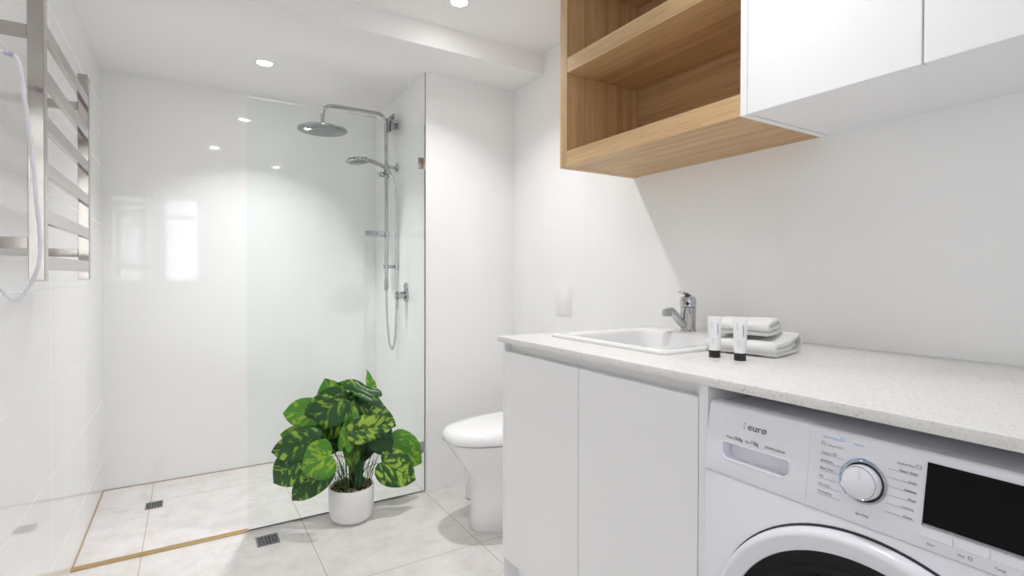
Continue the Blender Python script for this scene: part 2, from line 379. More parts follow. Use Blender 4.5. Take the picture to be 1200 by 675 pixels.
def floor_drain(label, cx, cy, sx, sy):
    t = thing('floor_drain', label, 'floor drain', (cx, cy, 0), 0, 'square floor drains')
    b = BM()
    for q in ((-1, -.82, -1, 1), (.82, 1, -1, 1), (-.82, .82, -1, -.82), (-.82, .82, .82, 1)):
        box(b, q[0] * sx, q[1] * sx, q[2] * sy, q[3] * sy, 0.0004, 0.0035)
    obj('frame', b, 'drain', t, 0, True)
    obj('well', box(BM(), -.82 * sx, .82 * sx, -.82 * sy, .82 * sy, 0.0004, 0.0009), 'drain_dark', t, 0, True)
    b = BM()
    for i in range(5):
        x = (-0.62 + i * 0.31) * sx
        tube(b, [(x + 0.10 * sx * math.sin(k * 2.2), (-0.8 + k * 0.2) * sy, 0.0024) for k in range(9)], sx * 0.085, 6)
    obj('grate', b, 'drain', t, 40, True)
    return t
floor_drain('grey floor drain in the shadow between the glass screen and the camera', 0.284, 2.467, 0.044, 0.046)
floor_drain('small grey floor drain inside the shower by the back wall', -0.152, 3.136, 0.036, 0.042)

RX, RY = 0.997, 3.050
t = thing('shower_column', 'chrome shower column with round rain head and hand shower behind the glass', 'shower', (XS, RY, 1.10))
ar = 0.055
pts = [(RX, RY, 1.10), (RX, RY, 2.095 - ar)] + [(RX - ar + ar * math.cos(a), RY, 2.095 - ar + ar * math.sin(a)) for a in [PI / 2 * k / 8 for k in range(1, 9)]]
pts += [(0.635 + ar, RY, 2.095)] + [(0.635 + ar - ar * math.sin(a), RY, 2.095 - ar + ar * math.cos(a)) for a in [PI / 2 * k / 8 for k in range(1, 9)]] + [(0.635, RY, 1.975)]
obj('riser_rail', tube(BM(), pts, 0.0105, 16), 'chrome', t)
mh = Matrix.Translation((0.635, RY, 1.952))
h = obj('rain_head', lathe(BM(), [(0.012, 0.030), (0.020, 0.022), (0.022, 0.014), (0.10, 0.009), (0.131, 0.006), (0.1345, 0.002), (0.1335, -0.003), (0.128, -0.004)], mh, 56), 'chrome', t)
obj('nozzle_plate', lathe(BM(), [(0.128, -0.0042), (0.126, -0.0055), (0.06, -0.0060)], mh, 56), 'satin', h)
obj('collar', lathe(BM(), [(0.0125, -0.02), (0.015, -0.018), (0.015, 0.018), (0.0125, 0.02)], Matrix.Translation((RX, RY, 1.785)), 24), 'chrome', t)
for z in (1.787, 1.195):
    b = BM(); lathe(b, [(0.010, 0.0), (0.0105, 0.085)], axis((RX - 0.02, RY, z), (1, 0, 0)), 20)
    br = obj('wall_bracket', b, 'chrome', t)
    obj('flange', lathe(BM(), [(0.026, 0.0), (0.026, -0.008), (0.022, -0.012)], axis((XS, RY, z), (1, 0, 0)), 32), 'chrome', br)
b = BM(); box(b, 1.012, 1.018, RY - 0.085, RY + 0.085, 1.995, 2.085, 0.001); box(b, 1.018, XS, RY - 0.02, RY + 0.02, 2.02, 2.05)
obj('bracket_plate', b, 'dchrome', t, 30)
# hand shower
hp = catmull([(1.015, RY - 0.028, 1.738), (0.985, RY - 0.03, 1.772), (0.93, RY - 0.03, 1.795), (0.88, RY - 0.03, 1.806), (0.85, RY - 0.03, 1.806)], 6)
hs = obj('hand_shower', tube(BM(), hp, 0.0105, 14, 0.0125), 'chrome', t)
obj('spray_head', lathe(BM(), [(0.0, 0.018), (0.035, 0.016), (0.062, 0.008), (0.067, 0.0), (0.064, -0.008), (0.054, -0.011)], axis((0.822, RY - 0.03, 1.797), (-0.10, 0.05, 1)), 36, False, True), 'chrome', hs)
obj('spray_face', lathe(BM(), [(0.054, -0.0112), (0.050, -0.0125), (0.0, -0.0130)], axis((0.822, RY - 0.03, 1.797), (-0.10, 0.05, 1)), 36, False, False), 'satin', hs)
b = BM(); lathe(b, [(0.016, -0.025), (0.018, -0.02), (0.018, 0.02), (0.016, 0.025)], Matrix.Translation((RX, RY, 1.745)), 24)
lathe(b, [(0.012, 0.0), (0.012, 0.03)], axis((RX, RY - 0.012, 1.745), (0, -1, 0)), 20); lathe(b, [(0.013, 0.0), (0.015, 0.004), (0.015, 0.022), (0.012, 0.026)], axis((RX - 0.016, RY, 1.738), (-1, 0, 0)), 20)
obj('hand_shower_holder', b, 'chrome', t)
hz = catmull([(1.015, RY - 0.028, 1.738), (1.030, RY - 0.028, 1.705), (1.046, RY - 0.028, 1.63), (1.050, RY - 0.028, 1.46), (1.050, RY - 0.028, 1.10), (1.048, RY - 0.026, 0.86), (1.040, RY - 0.02, 0.74), (1.028, RY - 0.012, 0.705), (1.014, RY - 0.004, 0.75), (1.003, RY, 0.88), (0.998, RY, 1.02), (RX, RY, 1.10)], 10)
obj('hose', tube(BM(), hz, 0.0068, 12), 'hose', t)
obj('hose_nut', lathe(BM(), [(0.0115, -0.03), (0.0135, -0.026), (0.0135, 0.018), (0.0115, 0.022)], Matrix.Translation((RX, RY, 1.085)), 20), 'chrome', t)
b = BM(); loft(b, [rrect(0.858, 0.975, RY - 0.045, RY + 0.045, 0.03, z) for z in (1.374, 1.378)]); ring = [rrect(0.856 - d, 0.977 + d, RY - 0.047 - d, RY + 0.047 + d, 0.032, z) for d, z in ((0, 1.370), (0.004, 1.374), (0.006, 1.398), (0.003, 1.400), (0, 1.398), (-0.002, 1.376))]
loft(b, ring, True, False)
obj('soap_dish', b, 'chrome', t)
obj('dish_clamp', box(BM(), 0.975, 1.014, RY - 0.016, RY + 0.016, 1.372, 1.402, 0.004), 'chrome', t)

MY, MZ = 2.893, 1.028
t = thing('shower_mixer', 'chrome shower mixer tap with pin lever on the shower wall', 'mixer tap', (XS, MY, MZ))
b = BM(); lathe(b, [(0.041, 0.0), (0.041, 0.005), (0.036, 0.009), (0.030, 0.010)], axis((XS, MY, MZ), (-1, 0, 0)), 40); lathe(b, [(0.024, 0.0), (0.024, 0.006), (0.02, 0.009)], axis((XS, MY, MZ + 0.050), (-1, 0, 0)), 28)
obj('wall_plate', b, 'chrome', t)
obj('body', lathe(BM(), [(0.021, 0.008), (0.021, 0.035), (0.0225, 0.037), (0.0225, 0.062), (0.020, 0.066), (0.0, 0.068)], axis((XS, MY, MZ), (-1, 0, 0)), 32, True, False), 'chrome', t)
obj('lever', tube(BM(), [(XS - 0.052, MY, MZ - 0.018), (XS - 0.054, MY - 0.003, MZ - 0.06), (XS - 0.056, MY - 0.006, MZ - 0.082)], 0.0045, 10), 'chrome', t)

# ------------------------------------------------------------------ heated towel rail on the left wall
t = thing('towel_rail', 'polished steel ladder towel rail on the left wall', 'towel rail', (L, 1.83, 1.127))
for y0, y1 in ((1.520, 1.552), (2.120, 2.152)):
    obj('post', box(BM(), -0.298, -0.270, y0, y1, 1.127, 1.774, 0.0012), 'steel', t, 0)
for z in (1.687, 1.585, 1.481, 1.377, 1.272, 1.167):
    obj('rung', box(BM(), -0.283, -0.2705, 1.5525, 2.1195, z - 0.016, z + 0.016, 0.001), 'steel', t, 0)
for y in (1.536, 2.136):
    for z in (1.672, 1.210):
        br = obj('wall_bracket', box(BM(), L + 0.004, -0.2985, y - 0.011, y + 0.011, z - 0.0125, z + 0.0125, 0.001), 'steel', t, 0)
        obj('flange', box(BM(), L, L + 0.004, y - 0.018, y + 0.018, z - 0.018, z + 0.018, 0.001), 'steel', br, 0)

t = thing('power_cable', 'white cable hanging in a loop in front of the steel towel rail', 'cable', (L, 1.36, 1.09))
cp = [(L, 1.34, 1.60), (-0.36, 1.36, 1.592), (-0.313, 1.40, 1.577), (-0.300, 1.40, 1.577), (-0.290, 1.40, 1.570), (-0.284, 1.40, 1.548), (-0.277, 1.40, 1.484), (-0.269, 1.40, 1.40), (-0.262, 1.40, 1.298), (-0.257, 1.40, 1.23), (-0.256, 1.40, 1.196), (-0.260, 1.40, 1.153), (-0.271, 1.40, 1.124), (-0.286, 1.40, 1.093), (-0.294, 1.40, 1.0895), (-0.306, 1.40, 1.099), (-0.318, 1.395, 1.117), (-0.35, 1.37, 1.15), (L, 1.34, 1.18)]
obj('cord', tube(BM(), catmull(cp, 8), 0.0036, 12), 'cable', t)
rp = catmull([(-0.36, 1.36, 1.592), (-0.313, 1.40, 1.577), (-0.300, 1.40, 1.577), (-0.293, 1.40, 1.5725)], 10)
b = BM()
for i in range(14, len(rp) - 1, 2): lathe(b, [(0.0040, -0.0007), (0.0058, -0.0004), (0.0058, 0.0004), (0.0040, 0.0007)], axis(rp[i], rp[i + 1] - rp[i]), 14)
obj('strain_relief', b, 'lilac', t)
obj('wall_socket', box(BM(), L, L + 0.012, 1.30, 1.38, 1.56, 1.64, 0.003), 'plate', t)

# ------------------------------------------------------------------ toilet
TY = 2.105
def pan(x0, hw, z, xb=1.604, n=44, pw=2.3):
    """horizontal section: rounded nose at x0, half width hw, flat back at xb"""
    ln = min(0.36, xb - x0 - 0.05); pts = []
    for i in range(n + 1):
        a = PI / 2 + PI * i / n
        cx, sy = math.cos(a), math.sin(a)
        pts.append((x0 + ln + ln * math.copysign(abs(cx) ** (2 / pw), cx), TY + hw * math.copysign(abs(sy) ** (2 / pw), sy), z))
    return pts + [(xb, TY - hw * 0.98, z), (xb, TY + hw * 0.98, z)]
t = thing('toilet', 'white back to wall toilet with closed lid behind the sink cabinet', 'toilet', (1.30, TY, 0))
b = BM()
loft(b, [pan(x, w_, z) for x, w_, z in ((1.083, 0.134, 0.0), (1.079, 0.137, 0.006), (1.084, 0.135, 0.05), (1.090, 0.133, 0.12), (1.090, 0.134, 0.18), (1.078, 0.139, 0.23), (1.048, 0.151, 0.285), (1.010, 0.166, 0.335), (0.984, 0.175, 0.372), (0.972, 0.178, 0.395), (0.974, 0.177, 0.402))])
obj('pan', b, 'ceramic', t, 50)
b = BM(); loft(b, [pan(x, w_, z, 1.53) for x, w_, z in ((1.012, 0.142, 0.4022), (1.011, 0.143, 0.404), (1.011, 0.143, 0.409), (1.012, 0.142, 0.4095))])
obj('seat', b, 'seat', t, 50)
b = BM(); loft(b, [pan(x, w_, z, xb) for x, w_, z, xb in ((0.960, 0.184, 0.4100, 1.53), (0.953, 0.189, 0.414, 1.535), (0.951, 0.190, 0.428, 1.536), (0.958, 0.186, 0.448, 1.53), (0.978, 0.172, 0.459, 1.51), (1.04, 0.13, 0.467, 1.48))])
obj('lid', b, 'seat', t, 60)
obj('hinge', box(BM(), 1.535, 1.57, TY - 0.10, TY + 0.10, 0.402, 0.440, 0.006), 'seat', t)
fp = thing('flush_plate', 'white toilet flush plate on the right wall above the counter end', 'flush plate', (W, 2.117, 1.022))
obj('plate', box(BM(), W - 0.003, W, 2.052, 2.182, 0.942, 1.102, 0.0003), 'plate', fp)
obj('button', box(BM(), W - 0.0036, W - 0.003, 2.072, 2.162, 0.965, 1.080, 0.0003), 'plate', fp)
bh = thing('brush_holder', 'small white rounded holder tucked behind the toilet pedestal', 'holder', (1.252, 2.395, 0))
obj('pot', lathe(BM(), [(0.040, 0.0), (0.048, 0.006), (0.052, 0.05), (0.050, 0.10), (0.042, 0.13), (0.034, 0.135), (0.034, 0.12)], Matrix.Translation((1.252, 2.395, 0)), 30), 'ceramic', bh)

# ------------------------------------------------------------------ base cabinet, counter, sink
DX = CF + 0.015      # plane of the door fronts
YP0, YP1 = 0.7235, 0.7000     # panel between cupboard and machine
t = thing('base_cabinet', 'white two door cabinet under the sink basin', 'cabinet', (1.25, 1.12, 0))
obj('side_panel', box(BM(), DX, W, 1.5095, 1.5205, 0.0, ZB), 'lacquer', t, 0)
obj('side_panel', box(BM(), DX, W, YP1, YP0 - 0.002, 0.0, ZB), 'lacquer', t, 0)
obj('bottom_panel', box(BM(), DX + 0.022, W, YP0, 1.509, 0.196, 0.212), 'cab_in', t, 0)
obj('back_panel', box(BM(), W - 0.01, W, YP0, 1.509, 0.212, ZB - 0.0), 'cab_in', t, 0)
obj('finger_rail', box(BM(), DX + 0.026, DX + 0.045, YP0, 1.509, 0.862, ZB), 'lacquer', t, 0)
obj('kickboard', box(BM(), DX + 0.055, DX + 0.073, YP0, 1.509, 0.0, 0.196), 'lacquer', t, 0)
for y0, y1 in ((1.1195, 1.5085), (YP0 + 0.001, 1.1165)):
    obj('door', box(BM(), DX, DX + 0.018, y0, y1, 0.1945, 0.8895, 0.0008, 1), 'lacquer', t, 0)
ep = obj('end_panel', box(BM(), DX, W, 0.062, 0.080, 0.0, ZB), 'lacquer', None, 0)
ep['label'] = 'white upright panel at the far side of the washing machine, out of frame'; ep['category'] = 'panel'

ct = obj('countertop', box(BM(), CF, W, 0.05, CL, ZB, ZT, 0.0015, 2), 'quartz', None, 30)
ct['label'] = 'long pale speckled quartz countertop over the cabinet and washing machine'; ct['category'] = 'countertop'
SX0, SX1, SY0, SY1 = 1.030, 1.545, 0.935, 1.440
b = BM(); loft(b, [rrect(SX0 + 0.013, SX1 - 0.013, SY0 + 0.013, SY1 - 0.013, 0.03, z) for z in (ZB - 0.05, ZT + 0.05)])
boolean(ct, b)
t = thing('basin', 'white square ceramic drop-in sink basin set in the counter', 'sink', (1.29, 1.19, ZT))
IX0, IX1, IY0, IY1 = 1.072, 1.425, 0.985, 1.392
b = BM()
lo = [rrect(SX0 + d, SX1 - d, SY0 + d, SY1 - d, 0.028, z) for d, z in ((0.0205, ZT - 0.015), (0.0200, ZT + 0.0004), (0.001, ZT + 0.0004), (0.0, ZT + 0.004), (0.002, ZT + 0.009), (0.007, ZT + 0.011))]
lo += [rrect(IX0 - d, IX1 + d, IY0 - d, IY1 + d, 0.035, z) for d, z in ((0.010, ZT + 0.010), (0.002, ZT + 0.006), (-0.004, ZT - 0.004), (-0.014, ZT - 0.07), (-0.026, ZT - 0.115), (-0.060, ZT - 0.128), (-0.13, ZT - 0.132))]
lo += [rrect(IX0 - d - 0.012, IX1 + d + 0.012, IY0 - d - 0.012, IY1 + d + 0.012, 0.035, z) for d, z in ((-0.13, ZT - 0.145), (-0.05, ZT - 0.142), (-0.014, ZT - 0.118), (0.0, ZT - 0.06), (0.010, ZT - 0.016))]
loft(b, lo, False, False)
obj('bowl', b, 'ceramic', t, 60)
obj('plug_ring', lathe(BM(), [(0.030, 0.0), (0.030, 0.003), (0.022, 0.004), (0.020, 0.001)], Matrix.Translation((1.25, 1.19, ZT - 0.1325)), 30), 'chrome', t)

FX, FY, FZ = 1.487, 1.242, ZT + 0.0105
t = thing('basin_tap', 'chrome basin mixer tap with a red dot on the sink ledge', 'tap', (FX, FY, FZ))
A = Matrix.Translation((FX, FY, FZ))
obj('body', lathe(BM(), [(0.0285, 0.0), (0.0285, 0.006), (0.0265, 0.008), (0.0262, 0.040), (0.0265, 0.041), (0.0265, 0.0835), (0.025, 0.0845)], A, 40), 'chrome', t)
b = BM(); lathe(b, [(0.0262, 0.0855), (0.0275, 0.087), (0.0275, 0.108), (0.024, 0.119), (0.014, 0.125), (0.0, 0.1265)], A, 40, True, False)
hd = obj('head', b, 'chrome', t)
b = BM(); lv = catmull([(FX + 0.010, FY, FZ + 0.117), (FX - 0.004, FY - 0.002, FZ + 0.128), (FX - 0.026, FY - 0.004, FZ + 0.134), (FX - 0.046, FY - 0.006, FZ + 0.137)], 6)
loops = []
for i, p in enumerate(lv):
    w_ = 0.011 + 0.004 * i / len(lv)
    loops.append([(p.x, p.y + w_ * math.cos(a), p.z + 0.0045 * math.sin(a)) for a in [2 * PI * k / 14 for k in range(14)]])
loft(b, loops); obj('lever', b, 'chrome', t, 50)
dd = Vector((-0.80, -0.60, 0.0)).normalized()
obj('temperature_dot', lathe(BM(), [(0.0065, 0.0), (0.0065, 0.0012), (0.0, 0.0016)], axis(Vector((FX, FY, FZ + 0.098)) + dd * 0.0268, dd), 20, True, False), 'red', t)
sp = catmull([(FX - 0.014, FY, FZ + 0.020), (FX - 0.040, FY, FZ + 0.036), (FX - 0.066, FY, FZ + 0.060), (FX - 0.084, FY, FZ + 0.073), (FX - 0.104, FY, FZ + 0.074)], 8)
obj('spout', tube(BM(), sp, 0.0145, 18, 0.0120), 'chrome', t, 50)
obj('nozzle', lathe(BM(), [(0.0135, 0.012), (0.0155, 0.010), (0.0155, -0.010), (0.0135, -0.012), (0.009, -0.0125)], Matrix.Translation((FX - 0.106, FY, FZ + 0.068)), 26), 'chrome', t)

# ------------------------------------------------------------------ towels and tubes
def ribbon_towel(name, depth, length, t_, path, seed, puff=0.003):
    P = catmull([(x, 0, z) for x, z in path], 7); outl = []; inn = []
    for i, p in enumerate(P):
        tg = (P[min(i + 1, len(P) - 1)] - P[max(i - 1, 0)]).normalized(); nv = Vector((-tg.z, 0, tg.x))
        hh = t_ / 2 * (1 if 0 < i < len(P) - 1 else 0.55)
        outl.append(p + nv * hh); inn.append(p - nv * hh)
    loop = outl + list(reversed(inn)); n = 18; b = BM(); loops = []
    for k in range(n + 1):
        y = -length / 2 + length * k / n; e = min(k, n - k) / n
        sh = 1.0 - 0.06 * math.exp(-e * 22); lp = []
        for q in loop:
            d = noise.noise_vector(Vector((q.x * 26 + seed, y * 22, q.z * 26))) * puff
            lp.append((q.x * sh + d.x, y + (d.y * 1.5), max(0.0005, q.z * (1 - 0.03 * math.exp(-e * 22)) + d.z)))
        loops.append(lp)
    rings = loft(b, loops, False, False); m = len(outl)
    for rg in (rings[0], rings[-1]):      # end faces: a strip across the cloth's thickness
        for i in range(m - 1): b.faces.new((rg[i], rg[i + 1], rg[2 * m - 2 - i], rg[2 * m - 1 - i]))
    return b
t = thing('folded_towel', 'larger white folded towel lying on the counter beside the sink', 'towel', (1.290, 0.862, ZT), math.radians(11))
b = ribbon_towel('t', 0.19, 0.185, 0.0125, [(-0.083, 0.0085), (-0.03, 0.007), (0.03, 0.007), (0.064, 0.008), (0.087, 0.017), (0.093, 0.031), (0.084, 0.044), (0.067, 0.0455), (0.048, 0.039), (0.0, 0.0325), (-0.045, 0.031), (-0.078, 0.029), (-0.086, 0.022), (-0.074, 0.0185), (-0.03, 0.0185), (0.02, 0.0195), (0.055, 0.0245)], 1.0)
o = obj('towel_body', b, 'towel', t, 60, True); md = o.modifiers.new('s', 'SUBSURF'); md.levels = 1; md.render_levels = 1
t2 = thing('folded_towel', 'smaller white folded face towel resting on top of the larger towel', 'towel', (1.284, 0.874, ZT + 0.0475), math.radians(17))
b = ribbon_towel('t', 0.13, 0.140, 0.0125, [(-0.055, 0.008), (-0.01, 0.0065), (0.03, 0.007), (0.056, 0.012), (0.062, 0.022), (0.054, 0.033), (0.035, 0.037), (0.0, 0.0355), (-0.035, 0.034), (-0.055, 0.029), (-0.057, 0.022), (-0.045, 0.0205), (0.0, 0.0205), (0.033, 0.0215), (0.040, 0.024)], 9.0, 0.0035)
o = obj('towel_body', b, 'towel', t2, 60, True); md = o.modifiers.new('s', 'SUBSURF'); md.levels = 1; md.render_levels = 1

def toiletry_tube(label, x, y, rot):
    t = thing('toiletry_tube', label, 'toiletry tube', (x, y, ZT), rot, 'white toiletry tubes')
    b = BM(); loops = []
    for k in range(13):
        s = k / 12; z = 0.0182 + s * 0.0828
        a = 0.0135 + 0.0035 * s; c = 0.0130 * (1 - s) ** 0.75 + 0.0012
        loops.append([(a * math.cos(q), c * math.sin(q), z) for q in [2 * PI * i / 28 for i in range(28)]])
    loft(b, loops); body = obj('tube_body', b, 'tube', t, 50, True)
    b = BM(); box(b, -0.0172, 0.0172, -0.0013, 0.0013, 0.0925, 0.1020, 0.0006); obj('crimp', b, 'tube', body, 30, True)
    obj('cap', lathe(BM(), [(0.0132, 0.0), (0.0138, 0.0008), (0.0138, 0.0172), (0.0130, 0.0180)], None, 30), 'cap', t, 40, True)
    def yf(x_, z):
        s = (z - 0.0182) / 0.0828; a = 0.0135 + 0.0035 * s; c = 0.0130 * (1 - s) ** 0.75 + 0.0012
        return -c * math.sqrt(max(0.0, 1 - (x_ / a) ** 2)) - 0.0003
    def marks(name, cells, mm):
        b = BM()
        for x0, x1, z0, z1 in cells:
            loft(b, [[(x0, yf(x0, z0), z0), (x1, yf(x1, z0), z0), (x1, yf(x1, z1), z1), (x0, yf(x0, z1), z1)], [(x0, yf(x0, z0) + 0.0006, z0), (x1, yf(x1, z0) + 0.0006, z0), (x1, yf(x1, z1) + 0.0006, z1), (x0, yf(x0, z1) + 0.0006, z1)]])
        obj(name, b, mm, body, 0, True)
    cells = []; z = 0.058
    for w_ in (2.4, 1.6, 2.0, 2.4, 1.2, 2.0, 2.4, 1.4, 2.2, 2.0, 1.6):
        cells.append((0.0058, 0.0058 + 0.0018 + 0.0007 * (w_ > 2.1), z, z + w_ * 0.00095)); z += w_ * 0.00095 + 0.0007
    marks('side_print', cells, 'ink3')
    cells = []
    for r, (w_, h_) in enumerate(((6.0, 0.9), (9.5, 0.5), (8.0, 0.5), (9.0, 0.5), (5.0, 0.5))):
        x_ = -0.0075; zz = 0.048 - r * 0.0034
        while x_ < -0.0075 + w_ * 0.001:
            q = random.uniform(0.0008, 0.0018); cells.append((x_, x_ + q, zz, zz + h_ * 0.0012)); x_ += q + 0.0005
    marks('front_print', cells, 'ink2')
    cells = [(-0.0085, -0.0055, 0.074 + i * 0.0042, 0.0752 + i * 0.0042) for i in range(4)]
    marks('small_print', cells, 'ink2')
    return t
tb = toiletry_tube('white toiletry tube with a black cap standing nearer the sink tap', 1.121, 0.853, math.radians(-52))
dup(tb, (1.131, 0.789, ZT), math.radians(-50), 'white toiletry tube with a black cap standing before the towel middle, nearer the washing machine')

# ------------------------------------------------------------------ washing machine
MW0, MW1 = 0.6945, 0.0950
P0 = Vector((0.882, 0, 0.757)); PU = Vector((0.019, 0, 0.132)); PN = Vector((-0.132, 0, 0.019)).normalized()
def pp(y, v, off=0.0): return P0 + Vector((0, y, 0)) + PU * v + PN * off
t = thing('washing_machine', 'white front loading washer dryer under the countertop', 'washing machine', (1.18, 0.395, 0))
b = BM(); box(b, 0.884, 1.47, MW1, MW0, 0.012, 0.7555, 0.004)
obj('body', b, 'app', t, 30)
b = BM(); box(b, 0.932, 1.47, MW1 + 0.001, MW0 - 0.001, 0.7575, 0.884, 0.002); obj('top_lid', b, 'app', t, 30)
def fascia(y0, y1):
    sec = [(0.8830, 0.7563), (0.88242, 0.7600), (0.89915, 0.8762), (0.9005, 0.8830), (0.9030, 0.8870), (0.9065, 0.889), (0.9315, 0.889), (0.9315, 0.7563)]
    return prism(BM(), sec, y0, y1, 1)
dr = obj('detergent_drawer', fascia(0.49085, MW0), 'app', t, 25)
def rounded_slot(y0, y1, v0, v1, ra, rb, n=8):
    """outline in (y, v) metres-like: flat top, generously rounded foot"""
    h = 0.1334; pts = []
    for cy, cv, a, r in ((y1 - ra, v1 * h - ra, 0, ra), (y0 + ra, v1 * h - ra, PI / 2, ra), (y0 + rb, v0 * h + rb, PI, rb), (y1 - rb, v0 * h + rb, 1.5 * PI, rb)):
        for i in range(n + 1):
            q = a + PI / 2 * i / n; pts.append((cy + r * math.cos(q), (cv + r * math.sin(q)) / h))
    return pts
sl = rounded_slot(0.523, 0.657, 0.235, 0.462, 0.004, 0.014)
b = BM(); loft(b, [[pp(y, v, 0.02) - t.location for y, v in sl], [pp(0.59 + (y - 0.59) * 0.98, 0.35 + (v - 0.35) * 0.95, -0.026) - t.location for y, v in sl]])
boolean(dr, b)
rim = rounded_slot(0.5205, 0.6595, 0.219, 0.476, 0.006, 0.016)
b = BM()
lo = [[pp(y, v, o_) for y, v in q] for q, o_ in ((rim, -0.001), (rim, 0.0006), (rounded_slot(0.5215, 0.6585, 0.225, 0.470, 0.005, 0.015), 0.0014), (sl, 0.0008), (sl, -0.004))]
loft(b, lo, False, False); obj('handle_rim', b, 'app', dr, 50)
cp_ = obj('control_panel', fascia(MW1, 0.49060), 'app', t, 25)
# display
b = BM(); ds = [(0.327, 0.262), (0.325, 0.90), (0.130, 0.90), (0.130, 0.262)]
loft(b, [[pp(y, v, -0.004) for y, v in ds], [pp(y, v, 0.0014) for y, v in ds]]); obj('display', b, 'blackgl', t, 0)
b = BM(); loft(b, [[pp(y, v, -0.003) for y, v in ((0.3275, 0.238), (0.3275, 0.258), (0.13, 0.258), (0.13, 0.238))], [pp(y, v, 0.0022) for y, v in ((0.3275, 0.238), (0.3275, 0.258), (0.13, 0.258), (0.13, 0.238))]]); obj('display_trim', b, 'dchrome', t, 0)
for i in range(5):
    y1 = 0.3285 - i * 0.0385; y0 = y1 - 0.0375
    b = BM(); q = [(y1, 0.115), (y1, 0.225), (y0, 0.225), (y0, 0.115)]
    loft(b, [[pp(y, v, -0.002) for y, v in q], [pp(y, v, 0.0006) for y, v in q], [pp(y, v + (0.012 if v < .2 else 0), 0.0013) for y, v in q]]); obj('touch_button', b, 'app', t, 0)
# dial
dc = (0.406, 0.487)
A = axis(pp(*dc), PN)
dl_ = obj('dial', lathe(BM(), [(0.0262, -0.002), (0.0262, 0.013), (0.0252, 0.0165), (0.0235, 0.0178), (0.0, 0.0182)], A, 56, False, False), 'app', t, 40)
b = BM(); lathe(b, [(0.0248, 0.0172), (0.0252, 0.0178), (0.0244, 0.0182), (0.0240, 0.0178)], A, 56, False, False); obj('face_ring', b, 'chrome', dl_, 50)
b = BM(); q = [pp(dc[0] + sy * 0.0016, dc[1] + v / 0.1334, 0) for sy, v in ((-1, 0.004), (1, 0.004), (1, 0.0235), (-1, 0.0235))]
loft(b, [[p + PN * 0.0175 for p in q], [p + PN * 0.0190 for p in q]]); obj('pointer', b, 'seat', dl_, 0)
obj('dial_gap_shade', lathe(BM(), [(0.0298, 0.0004), (0.0255, 0.0007)], A, 56, False, False), 'app_gap_shade', t, 40)  # flat dark ring, groove shade around the knob put in as colour
obj('dial_ring', lathe(BM(), [(0.0328, 0.0002), (0.0325, 0.0022), (0.0312, 0.0030), (0.0296, 0.0022), (0.0293, 0.0002)], A, 64, False, False), 'chrome', t, 40)
def arc(a0, a1, r0, r1, mm, name):
    b = BM(); n = 18; lo = []
    for i in range(n + 1):
        a = a0 + (a1 - a0) * i / n
        lo.append([pp(dc[0] - r * math.cos(a), dc[1] + r * math.sin(a) / 0.1334, o_) for r, o_ in ((r0, 0.0004), (r1, 0.0004), (r1, 0.0007), (r0, 0.0007))])
    loft(b, lo); obj(name, b, mm, t, 0)
arc(math.radians(100), math.radians(205), 0.0334, 0.0350, 'blue2', 'light_arc')
arc(math.radians(86), math.radians(102), 0.0334, 0.0352, 'blue', 'light_arc'); arc(math.radians(190), math.radians(228), 0.0334, 0.0350, 'blue', 'light_arc')
arc(math.radians(60), math.radians(86), 0.0334, 0.0346, 'blue2', 'light_arc')
# printing on the fascia
UX = Vector((0, -1, 0)); UY = PU.normalized()
def ptext(s, y, v, size, mm, name='panel_print', align='LEFT', sx=1.0, parent=None):
    p = pp(y, v, 0.0007); m4 = Matrix(((UX.x * sx, UY.x, PN.x, p.x), (UX.y * sx, UY.y, PN.y, p.y), (UX.z * sx, UY.z, PN.z, p.z), (0, 0, 0, 1)))
    obj(name, rel(text_mesh(s, size, m4, align, 0.0001), t), mm, parent or t, 0)
ptext('eur\u00f8', 0.6075, 0.715, 0.0185, 'ink', 'logo_print', 'LEFT', 1.08, dr)
ptext('\u00a4', 0.6165, 0.770, 0.0085, 'ink2', 'logo_mark', 'LEFT', 1.0, dr)
ptext('\u00ab', 0.6165, 0.727, 0.0075, 'ink3', 'logo_mark', 'LEFT', 1.0, dr)
ptext('Wash', 0.6505, 0.530, 0.0062, 'ink3', 'capacity_print', 'LEFT', 0.95, dr)
ptext('10.0kg', 0.6345, 0.530, 0.0090, 'ink', 'capacity_print', 'LEFT', 0.80, dr)
ptext('Dry', 0.6098, 0.533, 0.0062, 'ink3', 'capacity_print', 'LEFT', 0.95, dr)
ptext('7.0kg', 0.5985, 0.533, 0.0090, 'ink', 'capacity_print', 'LEFT', 0.80, dr)
ptext('EFWD10DW', 0.5705, 0.535, 0.0062, 'ink3', 'capacity_print', 'LEFT', 1.12, dr)
rows = [('Power Wash', 0.882, 'blue2', 0.470), ('1 Hour W/D', 0.790, 'ink2', 0.464), ('Cottons', 0.690, 'ink2', 0.4715), ('Synthetics', 0.595, 'ink3', 0.4715), ('Baby Care', 0.500, 'ink3', 0.4715), ('Mix', 0.402, 'ink3', 0.4720), ('Dry Only', 0.305, 'ink2', 0.4720), ('Prewashing', 0.215, 'ink3', 0.4725)]
for s, v, mm, y in rows: ptext(s, y, v, 0.0046, mm, 'programme_print', 'LEFT', 1.05)
rows = [('Cotton Eco', 0.800, 'ink3', 0.341), ('Super Wash', 0.725, 'ink3', 0.336), ('Quick', 0.625, 'ink2', 0.336), ('Delicate', 0.530, 'ink3', 0.336), ('Wool', 0.440, 'ink3', 0.336), ('Colours', 0.345, 'ink2', 0.338), ('Steam', 0.250, 'ink2', 0.339)]
for s, v, mm, y in rows: ptext(s, y, v, 0.0046, mm, 'programme_print', 'RIGHT', 1.0)
